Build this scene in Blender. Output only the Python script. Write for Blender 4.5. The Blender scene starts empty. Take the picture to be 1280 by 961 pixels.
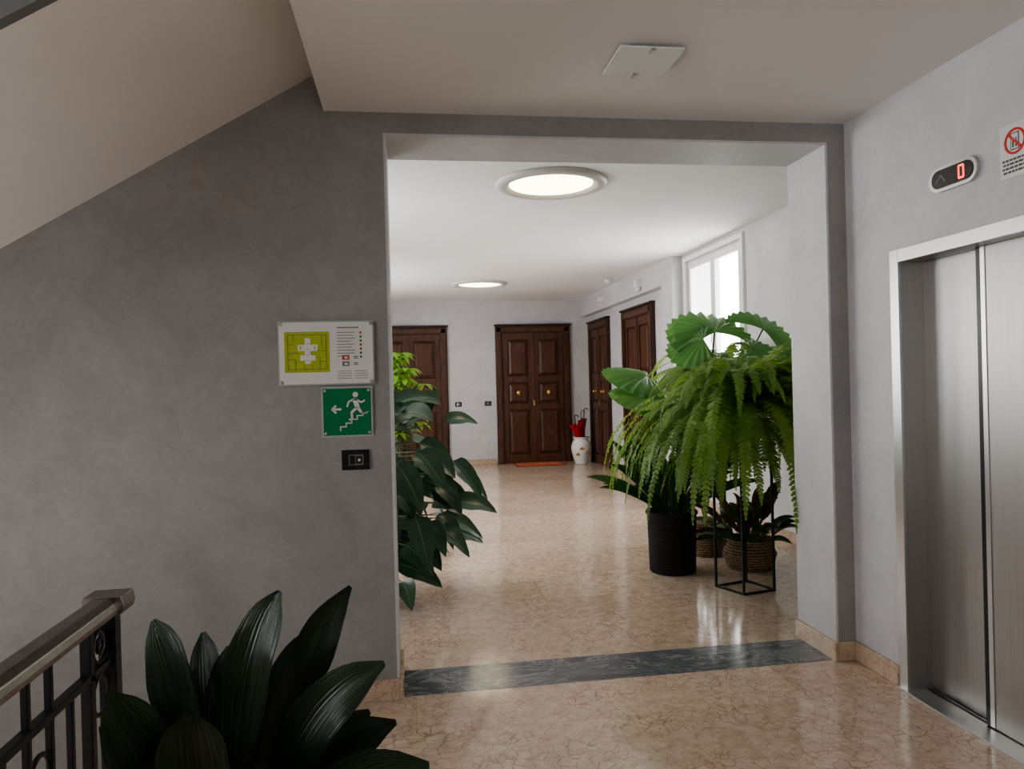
import bpy, math, random
from mathutils import Vector, Matrix
import bmesh

# ------------------------------------------------------------------ materials
def nt(name):
    m = bpy.data.materials.new(name); m.use_nodes = True
    t = m.node_tree
    return m, t, t.nodes['Principled BSDF']
def N(t, typ, **kw):
    n = t.nodes.new(typ)
    for k, v in kw.items():
        setattr(n, k, v)
    return n
def ramp(t, fac, stops):
    r = t.nodes.new('ShaderNodeValToRGB')
    el = r.color_ramp.elements
    while len(el) > 1: el.remove(el[-1])
    el[0].position = stops[0][0]; el[0].color = (*stops[0][1], 1)
    for p, c in stops[1:]:
        e = el.new(p); e.color = (*c, 1)
    t.links.new(fac, r.inputs[0])
    return r
def simple(name, col, rough=0.5, metal=0.0, var=0.12, scale=8.0, emis=None, es=0, bump=0.0):
    m, t, b = nt(name)
    tc = N(t, 'ShaderNodeTexCoord')
    no = N(t, 'ShaderNodeTexNoise'); no.inputs['Scale'].default_value = scale; no.inputs['Detail'].default_value = 4
    t.links.new(tc.outputs['Object'], no.inputs['Vector'])
    lo = tuple(c*(1-var) for c in col); hi = tuple(min(1, c*(1+var)) for c in col)
    r = ramp(t, no.outputs['Fac'], [(0.3, lo), (0.7, hi)])
    t.links.new(r.outputs[0], b.inputs['Base Color'])
    b.inputs['Roughness'].default_value = rough; b.inputs['Metallic'].default_value = metal
    if emis:
        b.inputs['Emission Color'].default_value = (*emis, 1); b.inputs['Emission Strength'].default_value = es
    if bump:
        bp = N(t, 'ShaderNodeBump'); bp.inputs['Strength'].default_value = bump; bp.inputs['Distance'].default_value = 0.01
        t.links.new(no.outputs['Fac'], bp.inputs['Height']); t.links.new(bp.outputs[0], b.inputs['Normal'])
    return m
def plaster(name, lo, hi):
    m, t, b = nt(name)
    tc = N(t, 'ShaderNodeTexCoord')
    n1 = N(t, 'ShaderNodeTexNoise'); n1.inputs['Scale'].default_value = 2.2; n1.inputs['Detail'].default_value = 8
    n1.inputs['Roughness'].default_value = 0.65; n1.inputs['Distortion'].default_value = 0.8
    n2 = N(t, 'ShaderNodeTexNoise'); n2.inputs['Scale'].default_value = 14; n2.inputs['Detail'].default_value = 6
    n2.inputs['Distortion'].default_value = 1.5
    for n in (n1, n2): t.links.new(tc.outputs['Object'], n.inputs['Vector'])
    mx = N(t, 'ShaderNodeMix'); mx.data_type = 'FLOAT'; mx.inputs[0].default_value = 0.3
    t.links.new(n1.outputs['Fac'], mx.inputs[2]); t.links.new(n2.outputs['Fac'], mx.inputs[3])
    r = ramp(t, mx.outputs[0], [(0.35, lo), (0.65, hi)])
    t.links.new(r.outputs[0], b.inputs['Base Color']); b.inputs['Roughness'].default_value = 0.5
    bp = N(t, 'ShaderNodeBump'); bp.inputs['Strength'].default_value = 0.2; bp.inputs['Distance'].default_value = 0.01
    t.links.new(n2.outputs['Fac'], bp.inputs['Height']); t.links.new(bp.outputs[0], b.inputs['Normal'])
    return m
def marble(name, c1, c2, c3, vein, tile=True, rough=0.14):
    m, t, b = nt(name)
    tc = N(t, 'ShaderNodeTexCoord')
    n0 = N(t, 'ShaderNodeTexNoise'); n0.inputs['Scale'].default_value = 6; n0.inputs['Detail'].default_value = 5
    t.links.new(tc.outputs['Object'], n0.inputs['Vector'])
    add = N(t, 'ShaderNodeVectorMath'); add.operation = 'MULTIPLY_ADD'
    t.links.new(n0.outputs['Color'], add.inputs[0]); add.inputs[1].default_value = (0.16, 0.16, 0.16)
    t.links.new(tc.outputs['Object'], add.inputs[2])
    vo = N(t, 'ShaderNodeTexVoronoi'); vo.feature = 'DISTANCE_TO_EDGE'; vo.inputs['Scale'].default_value = 17
    t.links.new(add.outputs[0], vo.inputs['Vector'])
    n1 = N(t, 'ShaderNodeTexNoise'); n1.inputs['Scale'].default_value = 14; n1.inputs['Detail'].default_value = 9
    n1.inputs['Roughness'].default_value = 0.7
    t.links.new(tc.outputs['Object'], n1.inputs['Vector'])
    r1 = ramp(t, n1.outputs['Fac'], [(0.3, c1), (0.5, c2), (0.7, c3)])
    rv = ramp(t, vo.outputs['Distance'], [(0.0, (1, 1, 1)), (0.06, (0, 0, 0))])
    nv = N(t, 'ShaderNodeTexNoise'); nv.inputs['Scale'].default_value = 3
    t.links.new(tc.outputs['Object'], nv.inputs['Vector'])
    rn = ramp(t, nv.outputs['Fac'], [(0.38, (0.2,)*3), (0.62, (0.9,)*3)])
    vm2 = N(t, 'ShaderNodeMath'); vm2.operation = 'MULTIPLY'
    t.links.new(rv.outputs[0], vm2.inputs[0]); t.links.new(rn.outputs[0], vm2.inputs[1])
    mx = N(t, 'ShaderNodeMix'); mx.data_type = 'RGBA'
    t.links.new(vm2.outputs[0], mx.inputs[0]); t.links.new(r1.outputs[0], mx.inputs[6]); mx.inputs[7].default_value = (*vein, 1)
    out = mx.outputs[2]
    if tile:
        br = N(t, 'ShaderNodeTexBrick'); br.offset = 0.5
        br.inputs['Scale'].default_value = 1.0; br.inputs['Brick Width'].default_value = 0.9; br.inputs['Row Height'].default_value = 0.45
        br.inputs['Mortar Size'].default_value = 0.0016; br.inputs['Mortar Smooth'].default_value = 0.5
        br.inputs['Color1'].default_value = (0.90, 0.87, 0.855, 1); br.inputs['Color2'].default_value = (1.04, 1.035, 1.03, 1)
        br.inputs['Mortar'].default_value = (0.74, 0.70, 0.67, 1)
        t.links.new(tc.outputs['Object'], br.inputs['Vector'])
        mm = N(t, 'ShaderNodeMix'); mm.data_type = 'RGBA'; mm.blend_type = 'MULTIPLY'; mm.inputs[0].default_value = 1
        t.links.new(out, mm.inputs[6]); t.links.new(br.outputs['Color'], mm.inputs[7]); out = mm.outputs[2]
    t.links.new(out, b.inputs['Base Color'])
    rr = ramp(t, nv.outputs['Fac'], [(0.3, (rough*0.9,)*3), (0.8, (rough*1.15,)*3)])
    t.links.new(rr.outputs[0], b.inputs['Roughness'])
    return m
def dark_marble():
    m, t, b = nt('bardiglio_marble')
    tc = N(t, 'ShaderNodeTexCoord'); mp = N(t, 'ShaderNodeMapping'); mp.inputs['Rotation'].default_value = (0, 0, 0.35); mp.inputs['Scale'].default_value = (1.0, 2.8, 1)
    t.links.new(tc.outputs['Object'], mp.inputs[0])
    n1 = N(t, 'ShaderNodeTexNoise'); n1.inputs['Scale'].default_value = 2.8; n1.inputs['Detail'].default_value = 10
    n1.inputs['Roughness'].default_value = 0.65; n1.inputs['Distortion'].default_value = 1.2
    t.links.new(mp.outputs[0], n1.inputs['Vector'])
    r = ramp(t, n1.outputs['Fac'], [(0.3, (0.08, 0.088, 0.10)), (0.48, (0.13, 0.14, 0.16)), (0.505, (0.36, 0.37, 0.39)), (0.53, (0.13, 0.14, 0.16)), (0.75, (0.26, 0.275, 0.30))])
    t.links.new(r.outputs[0], b.inputs['Base Color']); b.inputs['Roughness'].default_value = 0.17
    return m
def wood(name, lo, hi):
    m, t, b = nt(name)
    tc = N(t, 'ShaderNodeTexCoord'); mp = N(t, 'ShaderNodeMapping'); mp.inputs['Scale'].default_value = (14, 14, 1.6)
    t.links.new(tc.outputs['Object'], mp.inputs[0])
    n1 = N(t, 'ShaderNodeTexNoise'); n1.inputs['Scale'].default_value = 2.5; n1.inputs['Detail'].default_value = 8; n1.inputs['Distortion'].default_value = 1.2
    t.links.new(mp.outputs[0], n1.inputs['Vector'])
    r = ramp(t, n1.outputs['Fac'], [(0.3, lo), (0.7, hi)])
    t.links.new(r.outputs[0], b.inputs['Base Color']); b.inputs['Roughness'].default_value = 0.38
    return m
def steel(name, col, rough=0.3):
    m, t, b = nt(name)
    tc = N(t, 'ShaderNodeTexCoord'); mp = N(t, 'ShaderNodeMapping'); mp.inputs['Scale'].default_value = (160, 160, 0.6)
    t.links.new(tc.outputs['Object'], mp.inputs[0])
    n1 = N(t, 'ShaderNodeTexNoise'); n1.inputs['Scale'].default_value = 1.5; n1.inputs['Detail'].default_value = 3
    t.links.new(mp.outputs[0], n1.inputs['Vector'])
    r = ramp(t, n1.outputs['Fac'], [(0.3, tuple(c*0.95 for c in col)), (0.7, tuple(min(1, c*1.04) for c in col))])
    t.links.new(r.outputs[0], b.inputs['Base Color']); b.inputs['Metallic'].default_value = 1; b.inputs['Roughness'].default_value = rough
    b.inputs['Anisotropic'].default_value = 0.5
    return m
def weave(name, lo, hi, sc=60):
    m, t, b = nt(name)
    tc = N(t, 'ShaderNodeTexCoord')
    w = N(t, 'ShaderNodeTexWave'); w.bands_direction = 'Z'; w.inputs['Scale'].default_value = sc/4; w.inputs['Distortion'].default_value = 4; w.inputs['Detail Scale'].default_value = 6
    t.links.new(tc.outputs['Object'], w.inputs['Vector'])
    n1 = N(t, 'ShaderNodeTexNoise'); n1.inputs['Scale'].default_value = sc
    t.links.new(tc.outputs['Object'], n1.inputs['Vector'])
    mu = N(t, 'ShaderNodeMath'); mu.operation = 'MULTIPLY'
    t.links.new(w.outputs['Fac'], mu.inputs[0]); t.links.new(n1.outputs['Fac'], mu.inputs[1])
    r = ramp(t, mu.outputs[0], [(0.1, lo), (0.55, hi)])
    t.links.new(r.outputs[0], b.inputs['Base Color']); b.inputs['Roughness'].default_value = 0.8
    bp = N(t, 'ShaderNodeBump'); bp.inputs['Strength'].default_value = 0.8; bp.inputs['Distance'].default_value = 0.01
    t.links.new(w.outputs['Fac'], bp.inputs['Height']); t.links.new(bp.outputs[0], b.inputs['Normal'])
    return m
def leafmat(name, lo, hi, vein, trans=0.3, rough=0.35, tcol=None, veins=True, stripe=False):
    m, t, b = nt(name)
    tc = N(t, 'ShaderNodeTexCoord')
    n1 = N(t, 'ShaderNodeTexNoise'); n1.inputs['Scale'].default_value = 5; n1.inputs['Detail'].default_value = 3
    t.links.new(tc.outputs['Object'], n1.inputs['Vector'])
    r = ramp(t, n1.outputs['Fac'], [(0.32, lo), (0.68, hi)])
    col = r.outputs[0]
    if stripe:
        mp = N(t, 'ShaderNodeMapping'); mp.inputs['Scale'].default_value = (16, 0.8, 1)
        t.links.new(tc.outputs['UV'], mp.inputs[0])
        ns = N(t, 'ShaderNodeTexNoise'); ns.inputs['Scale'].default_value = 1.3; ns.inputs['Detail'].default_value = 3
        t.links.new(mp.outputs[0], ns.inputs['Vector'])
        rs = ramp(t, ns.outputs['Fac'], [(0.35, (0.55,)*3), (0.65, (1.5,)*3)])
        mm = N(t, 'ShaderNodeMix'); mm.data_type = 'RGBA'; mm.blend_type = 'MULTIPLY'; mm.inputs[0].default_value = 1
        t.links.new(col, mm.inputs[6]); t.links.new(rs.outputs[0], mm.inputs[7]); col = mm.outputs[2]
        bp = N(t, 'ShaderNodeBump'); bp.inputs['Strength'].default_value = 0.6; bp.inputs['Distance'].default_value = 0.006
        t.links.new(ns.outputs['Fac'], bp.inputs['Height']); t.links.new(bp.outputs[0], b.inputs['Normal'])
    if veins:
        sx = N(t, 'ShaderNodeSeparateXYZ'); t.links.new(tc.outputs['UV'], sx.inputs[0])
        a = N(t, 'ShaderNodeMath'); a.operation = 'SUBTRACT'; a.inputs[1].default_value = 0.5
        t.links.new(sx.outputs[0], a.inputs[0])
        ab = N(t, 'ShaderNodeMath'); ab.operation = 'ABSOLUTE'; t.links.new(a.outputs[0], ab.inputs[0])
        mid = ramp(t, ab.outputs[0], [(0.0, (1,)*3), (0.045, (0,)*3)])
        k = N(t, 'ShaderNodeMath'); k.operation = 'MULTIPLY'; k.inputs[1].default_value = -0.5; t.links.new(ab.outputs[0], k.inputs[0])
        k2 = N(t, 'ShaderNodeMath'); k2.operation = 'ADD'; t.links.new(k.outputs[0], k2.inputs[0]); t.links.new(sx.outputs[1], k2.inputs[1])
        k3 = N(t, 'ShaderNodeMath'); k3.operation = 'MULTIPLY'; k3.inputs[1].default_value = 11; t.links.new(k2.outputs[0], k3.inputs[0])
        k4 = N(t, 'ShaderNodeMath'); k4.operation = 'FRACT'; t.links.new(k3.outputs[0], k4.inputs[0])
        sv = ramp(t, k4.outputs[0], [(0.0, (0.5,)*3), (0.1, (0,)*3)])
        mxx = N(t, 'ShaderNodeMath'); mxx.operation = 'MAXIMUM'; t.links.new(mid.outputs[0], mxx.inputs[0]); t.links.new(sv.outputs[0], mxx.inputs[1])
        mx = N(t, 'ShaderNodeMix'); mx.data_type = 'RGBA'
        t.links.new(mxx.outputs[0], mx.inputs[0]); t.links.new(col, mx.inputs[6]); mx.inputs[7].default_value = (*vein, 1)
        col = mx.outputs[2]
    t.links.new(col, b.inputs['Base Color']); b.inputs['Roughness'].default_value = rough
    tr = N(t, 'ShaderNodeBsdfTranslucent')
    tr.inputs['Color'].default_value = (*(tcol or hi), 1)
    ms = N(t, 'ShaderNodeMixShader'); ms.inputs[0].default_value = trans
    t.links.new(b.outputs[0], ms.inputs[1]); t.links.new(tr.outputs[0], ms.inputs[2])
    t.links.new(ms.outputs[0], t.nodes['Material Output'].inputs['Surface'])
    return m

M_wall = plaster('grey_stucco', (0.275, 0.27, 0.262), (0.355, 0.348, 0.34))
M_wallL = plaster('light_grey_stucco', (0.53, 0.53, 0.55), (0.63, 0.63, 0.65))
M_ceil = simple('ceiling_paint', (0.77, 0.75, 0.73), 0.8, var=0.02, scale=1.5)
M_string = simple('stringer_paint', (0.16, 0.16, 0.16), 0.6, var=0.05)
M_ceilW = simple('white_ceiling_paint', (0.87, 0.87, 0.87), 0.8, var=0.02, scale=1.5)
M_floor = marble('rosa_marble', (0.52, 0.39, 0.30), (0.67, 0.54, 0.435), (0.78, 0.675, 0.57), (0.38, 0.225, 0.16), rough=0.115)
M_base = marble('baseboard_marble', (0.42, 0.31, 0.22), (0.56, 0.43, 0.32), (0.62, 0.5, 0.38), (0.34, 0.2, 0.13), tile=False, rough=0.25)
M_strip = dark_marble()
M_wood = wood('walnut', (0.04, 0.013, 0.007), (0.14, 0.055, 0.028))
M_woodD = wood('walnut_dark', (0.022, 0.009, 0.005), (0.055, 0.022, 0.012))
M_brass = simple('brass', (0.8, 0.55, 0.2), 0.25, 1.0, scale=20)
M_steel = steel('brushed_steel', (0.46, 0.45, 0.44), 0.44)
M_steelL = steel('frame_steel', (0.62, 0.62, 0.62), 0.32)
M_iron = simple('wrought_iron', (0.018, 0.018, 0.02), 0.4, 0.4, var=0.3, scale=30)
M_rail = simple('handrail_metal', (0.30, 0.275, 0.25), 0.27, 0.95, var=0.12, scale=40)
M_white = simple('white_lacquer', (0.8, 0.8, 0.79), 0.35, var=0.03)
M_ring = simple('lamp_ring', (0.6, 0.6, 0.58), 0.4, var=0.03)
M_black = simple('black_plastic', (0.012, 0.012, 0.013), 0.3, var=0.2)
M_greyp = simple('grey_plastic', (0.2, 0.2, 0.21), 0.4)
M_lamp = simple('lamp_diffuser', (0.9, 0.88, 0.8), 0.5, var=0.01, emis=(1.0, 0.85, 0.58), es=7)
M_red = simple('red_led', (0.8, 0.02, 0.01), 0.4, emis=(1, 0.03, 0.01), es=5)
M_signW = simple('sign_white', (0.72, 0.72, 0.7), 0.3, var=0.02)
M_signG = simple('sign_green', (0.0, 0.19, 0.07), 0.35, var=0.05)
M_signY = simple('plan_green', (0.42, 0.50, 0.05), 0.4, var=0.08, scale=40)
M_signR = simple('sign_red', (0.6, 0.03, 0.02), 0.4)
M_ink = simple('ink', (0.08, 0.08, 0.08), 0.5)
M_acry = simple('acrylic', (0.45, 0.48, 0.47), 0.12, var=0.03)
M_frost = simple('frosted_glass', (0.80, 0.82, 0.81), 0.25, var=0.02)
M_bpot = weave('black_woven', (0.006, 0.006, 0.007), (0.028, 0.028, 0.03), 70)
M_bask = weave('seagrass', (0.12, 0.07, 0.035), (0.5, 0.36, 0.2), 60)
M_baskL = weave('pale_seagrass', (0.25, 0.2, 0.14), (0.65, 0.56, 0.42), 60)
M_soil = simple('soil', (0.03, 0.02, 0.012), 0.9, scale=50, var=0.4)
M_terra = simple('dark_pot', (0.03, 0.03, 0.032), 0.5)
M_umb = simple('red_fabric', (0.42, 0.015, 0.02), 0.8)
M_umbB = simple('dark_fabric', (0.03, 0.03, 0.04), 0.7)
M_mat = simple('doormat', (0.62, 0.17, 0.07), 0.95, var=0.5, scale=30)
M_mat2 = simple('doormat_border', (0.26, 0.07, 0.04), 0.95, var=0.4, scale=30)
M_ochre = simple('ochre_glaze', (0.5, 0.25, 0.06), 0.3)
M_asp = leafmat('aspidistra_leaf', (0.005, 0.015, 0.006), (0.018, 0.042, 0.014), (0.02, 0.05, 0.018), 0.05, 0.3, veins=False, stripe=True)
M_phil = leafmat('philodendron_leaf', (0.022, 0.065, 0.032), (0.05, 0.12, 0.06), (0.16, 0.26, 0.15), 0.18, 0.3)
M_strap = leafmat('strap_leaf', (0.018, 0.065, 0.015), (0.05, 0.13, 0.03), (0.08, 0.18, 0.06), 0.25, 0.3, veins=False, stripe=True)
M_fern = leafmat('fern_leaf', (0.07, 0.16, 0.025), (0.18, 0.31, 0.06), (0.2, 0.4, 0.1), 0.42, 0.45, tcol=(0.36, 0.54, 0.11), veins=False)
M_sche = leafmat('light_leaf', (0.11, 0.27, 0.03), (0.28, 0.46, 0.07), (0.3, 0.5, 0.1), 0.35, 0.4, tcol=(0.35, 0.6, 0.08))
M_fan = leafmat('fan_palm_leaf', (0.04, 0.15, 0.04), (0.11, 0.28, 0.08), (0.3, 0.5, 0.25), 0.35, 0.3, tcol=(0.22, 0.48, 0.10), veins=False)
M_croton = leafmat('reddish_leaf', (0.03, 0.06, 0.015), (0.10, 0.05, 0.02), (0.2, 0.08, 0.03), 0.2, 0.3)
M_stem = simple('stem', (0.06, 0.11, 0.03), 0.5)
gl, t, b = nt('window_glass')
tb = N(t, 'ShaderNodeBsdfTransparent'); gg = N(t, 'ShaderNodeBsdfGlossy'); gg.inputs['Roughness'].default_value = 0.02
ms = N(t, 'ShaderNodeMixShader'); ms.inputs[0].default_value = 0.06
t.links.new(tb.outputs[0], ms.inputs[1]); t.links.new(gg.outputs[0], ms.inputs[2]); t.links.new(ms.outputs[0], t.nodes['Material Output'].inputs['Surface'])
M_glass = gl

# ------------------------------------------------------------------ mesh builder
class MB:
    def __init__(s): s.v=[]; s.f=[]; s.m=[]; s.s=[]; s.uv=[]; s.mats=[]
    def add(s, vs, fs, mat, smooth=False, uvs=None):
        if mat not in s.mats: s.mats.append(mat)
        k = s.mats.index(mat); o = len(s.v)
        s.v += [tuple(v) for v in vs]; s.uv += (uvs or [(0.3, 0.5)]*len(vs))
        for f in fs:
            s.f.append(tuple(i+o for i in f)); s.m.append(k); s.s.append(smooth)
    def box(s, x0, x1, y0, y1, z0, z1, mat):
        v = [(x0,y0,z0),(x1,y0,z0),(x1,y1,z0),(x0,y1,z0),(x0,y0,z1),(x1,y0,z1),(x1,y1,z1),(x0,y1,z1)]
        s.add(v, [(0,3,2,1),(4,5,6,7),(0,1,5,4),(1,2,6,5),(2,3,7,6),(3,0,4,7)], mat)
    def raised(s, x0, x1, z0, z1, y0, y1, ins, mat):
        v = [(x0,y0,z0),(x1,y0,z0),(x1,y0,z1),(x0,y0,z1),(x0+ins,y1,z0+ins),(x1-ins,y1,z0+ins),(x1-ins,y1,z1-ins),(x0+ins,y1,z1-ins)]
        s.add(v, [(0,3,2,1),(4,5,6,7),(0,1,5,4),(1,2,6,5),(2,3,7,6),(3,0,4,7)], mat)
    def prism(s, pts, a, bb, mat, axis='y', smooth=False):
        n = len(pts)
        mk = (lambda p, d: (p[0], d, p[1])) if axis == 'y' else ((lambda p, d: (p[0], p[1], d)) if axis == 'z' else (lambda p, d: (d, p[0], p[1])))
        v = [mk(p, a) for p in pts] + [mk(p, bb) for p in pts]
        s.add(v, [tuple(range(n)), tuple(range(2*n-1, n-1, -1))] + [(i, i+n, (i+1) % n+n, (i+1) % n) for i in range(n)], mat)
    def stroke(s, p, q, w, a, bb, mat):
        d = Vector(q)-Vector(p); d.normalize(); nn = Vector((-d.y, d.x))*w/2; p = Vector(p); q = Vector(q)
        s.prism([p-nn, q-nn, q+nn, p+nn], a, bb, mat)
    def tube(s, pts, r, mat, seg=8, closed=False):
        pts = [Vector(p) for p in pts]; n = len(pts); v = []; f = []
        rs = r if isinstance(r, (list, tuple)) else [r]*n
        prev = None
        for i, p in enumerate(pts):
            if closed: tg = pts[(i+1) % n]-pts[i-1]
            else: tg = pts[min(i+1, n-1)]-pts[max(i-1, 0)]
            tg.normalize()
            if prev is None:
                up = Vector((0, 0, 1)) if abs(tg.z) < 0.9 else Vector((1, 0, 0))
                a = tg.cross(up).normalized()
            else:
                a = (prev - tg*prev.dot(tg)).normalized()
            prev = a; c = tg.cross(a)
            for k in range(seg):
                an = 2*math.pi*k/seg
                v.append(p + a*math.cos(an)*rs[i] + c*math.sin(an)*rs[i])
        for i in range(n if closed else n-1):
            j = (i+1) % n
            for k in range(seg):
                f.append((i*seg+k, i*seg+(k+1) % seg, j*seg+(k+1) % seg, j*seg+k))
        if not closed:
            f.append(tuple(range(seg))); f.append(tuple(range(n*seg-1, (n-1)*seg-1, -1)))
        s.add(v, f, mat, True)
    def lathe(s, prof, cx, cy, mat, seg=40, smooth=True, rib=0.0, nr=0):
        v = []; f = []
        for (r, z) in prof:
            for k in range(seg):
                an = 2*math.pi*k/seg
                rr = r*(1+rib*math.cos(an*nr)) if rib else r
                v.append((cx+rr*math.cos(an), cy+rr*math.sin(an), z))
        for i in range(len(prof)-1):
            for k in range(seg):
                f.append((i*seg+k, i*seg+(k+1) % seg, (i+1)*seg+(k+1) % seg, (i+1)*seg+k))
        if prof[0][0] > 0.001: f.append(tuple(range(seg)))
        if prof[-1][0] > 0.001: f.append(tuple(range(len(prof)*seg-1, (len(prof)-1)*seg-1, -1)))
        s.add(v, f, mat, smooth)
    def leaf(s, p0, p1, p2, w, face, mat, prof=None, n=10, fold=0.25, wave=0.0):
        p0, p1, p2, face = Vector(p0), Vector(p1), Vector(p2), Vector(face).normalized()
        prof = prof or (lambda t: math.sin(math.pi*min(1, t**0.75))**0.8)
        v = []; uv = []; f = []
        for i in range(n+1):
            t = i/n
            p = p0*(1-t)**2+p1*2*t*(1-t)+p2*t*t
            tg = ((p1-p0)*(1-t)+(p2-p1)*t)
            if tg.length < 1e-6: tg = p2-p0
            tg.normalize()
            sd = tg.cross(face)
            if sd.length < 1e-3: sd = tg.cross(Vector((0.3, 0.9, 0.2)))
            sd.normalize(); nn = sd.cross(tg).normalized()
            h = max(0.0008, w*0.5*prof(t))
            for k, q in enumerate((-1, -0.5, 0, 0.5, 1)):
                off = nn*(abs(q)*fold*h + wave*h*math.sin(t*14+k*1.3)*abs(q))
                v.append(p+sd*h*q+off); uv.append((0.5+q*0.5, t))
        for i in range(n):
            for k in range(4):
                a = i*5+k; f.append((a, a+1, a+6, a+5))
        s.add(v, f, mat, True, uv)
    def build(s, name, loc=(0, 0, 0), rotz=0, bevel=0, local=False, recalc=True, parent=None):
        me = bpy.data.meshes.new(name)
        L = Vector(loc)
        vs = s.v if local else [tuple(Vector(v)-L) for v in s.v]
        me.from_pydata(vs, [], s.f)
        for m in s.mats: me.materials.append(m)
        me.polygons.foreach_set('material_index', s.m); me.polygons.foreach_set('use_smooth', s.s)
        ul = me.uv_layers.new(name='UVMap')
        for lp in me.loops: ul.data[lp.index].uv = s.uv[lp.vertex_index]
        if recalc:
            bm = bmesh.new(); bm.from_mesh(me); bmesh.ops.recalc_face_normals(bm, faces=bm.faces); bm.to_mesh(me); bm.free()
        me.update()
        o = bpy.data.objects.new(name, me); bpy.context.scene.collection.objects.link(o)
        o.location = L; o.rotation_euler = (0, 0, rotz)
        if bevel:
            md = o.modifiers.new('bevel', 'BEVEL'); md.width = bevel; md.segments = 2; md.limit_method = 'ANGLE'
        if parent:
            o.parent = parent; o.location = L - parent.location
        return o
def empty(name, loc):
    e = bpy.data.objects.new(name, None); e.location = loc; bpy.context.scene.collection.objects.link(e)
    e.empty_display_size = 0.1
    return e
def onebox(name, *a, bevel=0):
    m = MB(); m.box(*a); return m.build(name, bevel=bevel)

# ------------------------------------------------------------------ room shell
YF, YB = 3.54, 3.92      # front wall with opening
XL, XR = -0.075, 2.18    # opening
ZO = 2.69
XW = 2.29                # elevator wall
CZ = 2.98                # corridor ceiling
XC = 3.35                # corridor right wall
YE = 13.30               # far wall
TOP = 5.2
w = MB()
LN = 0.012
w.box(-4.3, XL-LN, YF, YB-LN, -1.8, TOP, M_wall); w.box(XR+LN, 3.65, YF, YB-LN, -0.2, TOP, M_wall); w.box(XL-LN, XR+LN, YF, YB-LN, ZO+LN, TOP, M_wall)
w.box(XL-LN, XL, YF, YB, -0.05, ZO+LN, M_wallL); w.box(XR, XR+LN, YF, YB, -0.05, ZO+LN, M_wallL); w.box(XL, XR, YF, YB, ZO, ZO+LN, M_wallL)  # jamb and soffit lining: lighter stucco carries the brightness of the lit reveals
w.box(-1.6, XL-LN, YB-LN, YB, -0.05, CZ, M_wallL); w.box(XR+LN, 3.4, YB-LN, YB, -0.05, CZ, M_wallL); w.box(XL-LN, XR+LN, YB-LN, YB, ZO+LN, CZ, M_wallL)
w.build('wall_front')
w = MB()
w.box(XW, 2.6, 3.186, YF, -0.2, TOP, M_wallL); w.box(XW, 2.6, 2.256, 3.186, 2.07, TOP, M_wallL)
w.box(XW, 2.6, -3.0, 2.256, -0.2, TOP, M_wallL); w.box(2.55, 2.6, 2.256, 3.186, 0, 2.07, M_black)
w.build('wall_right')
BX0, BX1, BZ0, BZ1 = 0.9, 1.8, 1.0, 2.0
w = MB()
w.box(-4.3, BX0, -3.2, -3.0, -1.8, TOP, M_wall); w.box(BX1, 2.6, -3.2, -3.0, -1.8, TOP, M_wall)
w.box(BX0, BX1, -3.2, -3.0, -1.8, BZ0, M_wall); w.box(BX0, BX1, -3.2, -3.0, BZ1, TOP, M_wall)
w.build('wall_back')
LY0, LY1, LZ0, LZ1 = -1.0, 1.2, 0.9, 2.8
w = MB()
w.box(-4.5, -4.3, -3.2, LY0, -1.8, TOP, M_wall); w.box(-4.5, -4.3, LY1, YB, -1.8, TOP, M_wall)
w.box(-4.5, -4.3, LY0, LY1, -1.8, LZ0, M_wall); w.box(-4.5, -4.3, LY0, LY1, LZ1, TOP, M_wall)
w.build('wall_stairwell')
onebox('floor_landing', -0.78, XW+0.02, -3.0, 3.55, -0.25, 0, M_floor)
onebox('floor_stairwell', -4.3, -0.78, -3.0, YF, -1.9, -1.7, M_floor)
onebox('floor_corridor', -1.6, 3.65, 3.87, 13.5, -0.25, 0, M_floor)
onebox('trim_threshold', XL, XR, 3.55, 3.87, -0.05, 0.001, M_strip)
onebox('ceiling_landing', -0.36, XW, -3.0, YF, 2.80, 3.19, M_ceil)
onebox('ceiling_stairwell', -4.5, 2.6, -3.2, YB, TOP, TOP+0.1, M_ceil)
onebox('ceiling_corridor', -1.6, 3.65, YB, 13.5, CZ, CZ+0.2, M_ceilW)
onebox('wall_far', -1.6, 3.65, YE, YE+0.2, -0.1, CZ, M_wallL)
WY0, WY1, WZ0, WZ1 = 6.92, 8.40, 1.05, 2.88
w = MB()
w.box(XC, 3.65, YB, WY0, -0.1, CZ, M_wallL); w.box(XC, 3.65, WY1, YE, -0.1, CZ, M_wallL)
w.box(XC, 3.65, WY0, WY1, -0.1, WZ0, M_wallL); w.box(XC, 3.65, WY0, WY1, WZ1, CZ, M_wallL)
w.build('wall_corridor_right')
onebox('trim_pilaster', 3.22, XC, 8.55, 8.95, 0, CZ, M_wallL)
onebox('trim_beam', 3.22, XC, 8.95, YE, 2.67, CZ, M_wallL)
w = MB()
w.box(-1.7, -1.5, YB, 5.2, -0.1, CZ, M_wallL); w.box(-1.7, -1.5, 11.2, YE, -0.1, CZ, M_wallL)
w.box(-1.7, -1.5, 7.2, 9.0, -0.1, CZ, M_wallL)
for a, b_ in ((5.2, 7.2), (9.0, 11.2)):
    w.box(-1.7, -1.5, a, b_, -0.1, 0.9, M_wallL); w.box(-1.7, -1.5, a, b_, 2.7, CZ, M_wallL)
w.build('wall_corridor_left')

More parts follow.
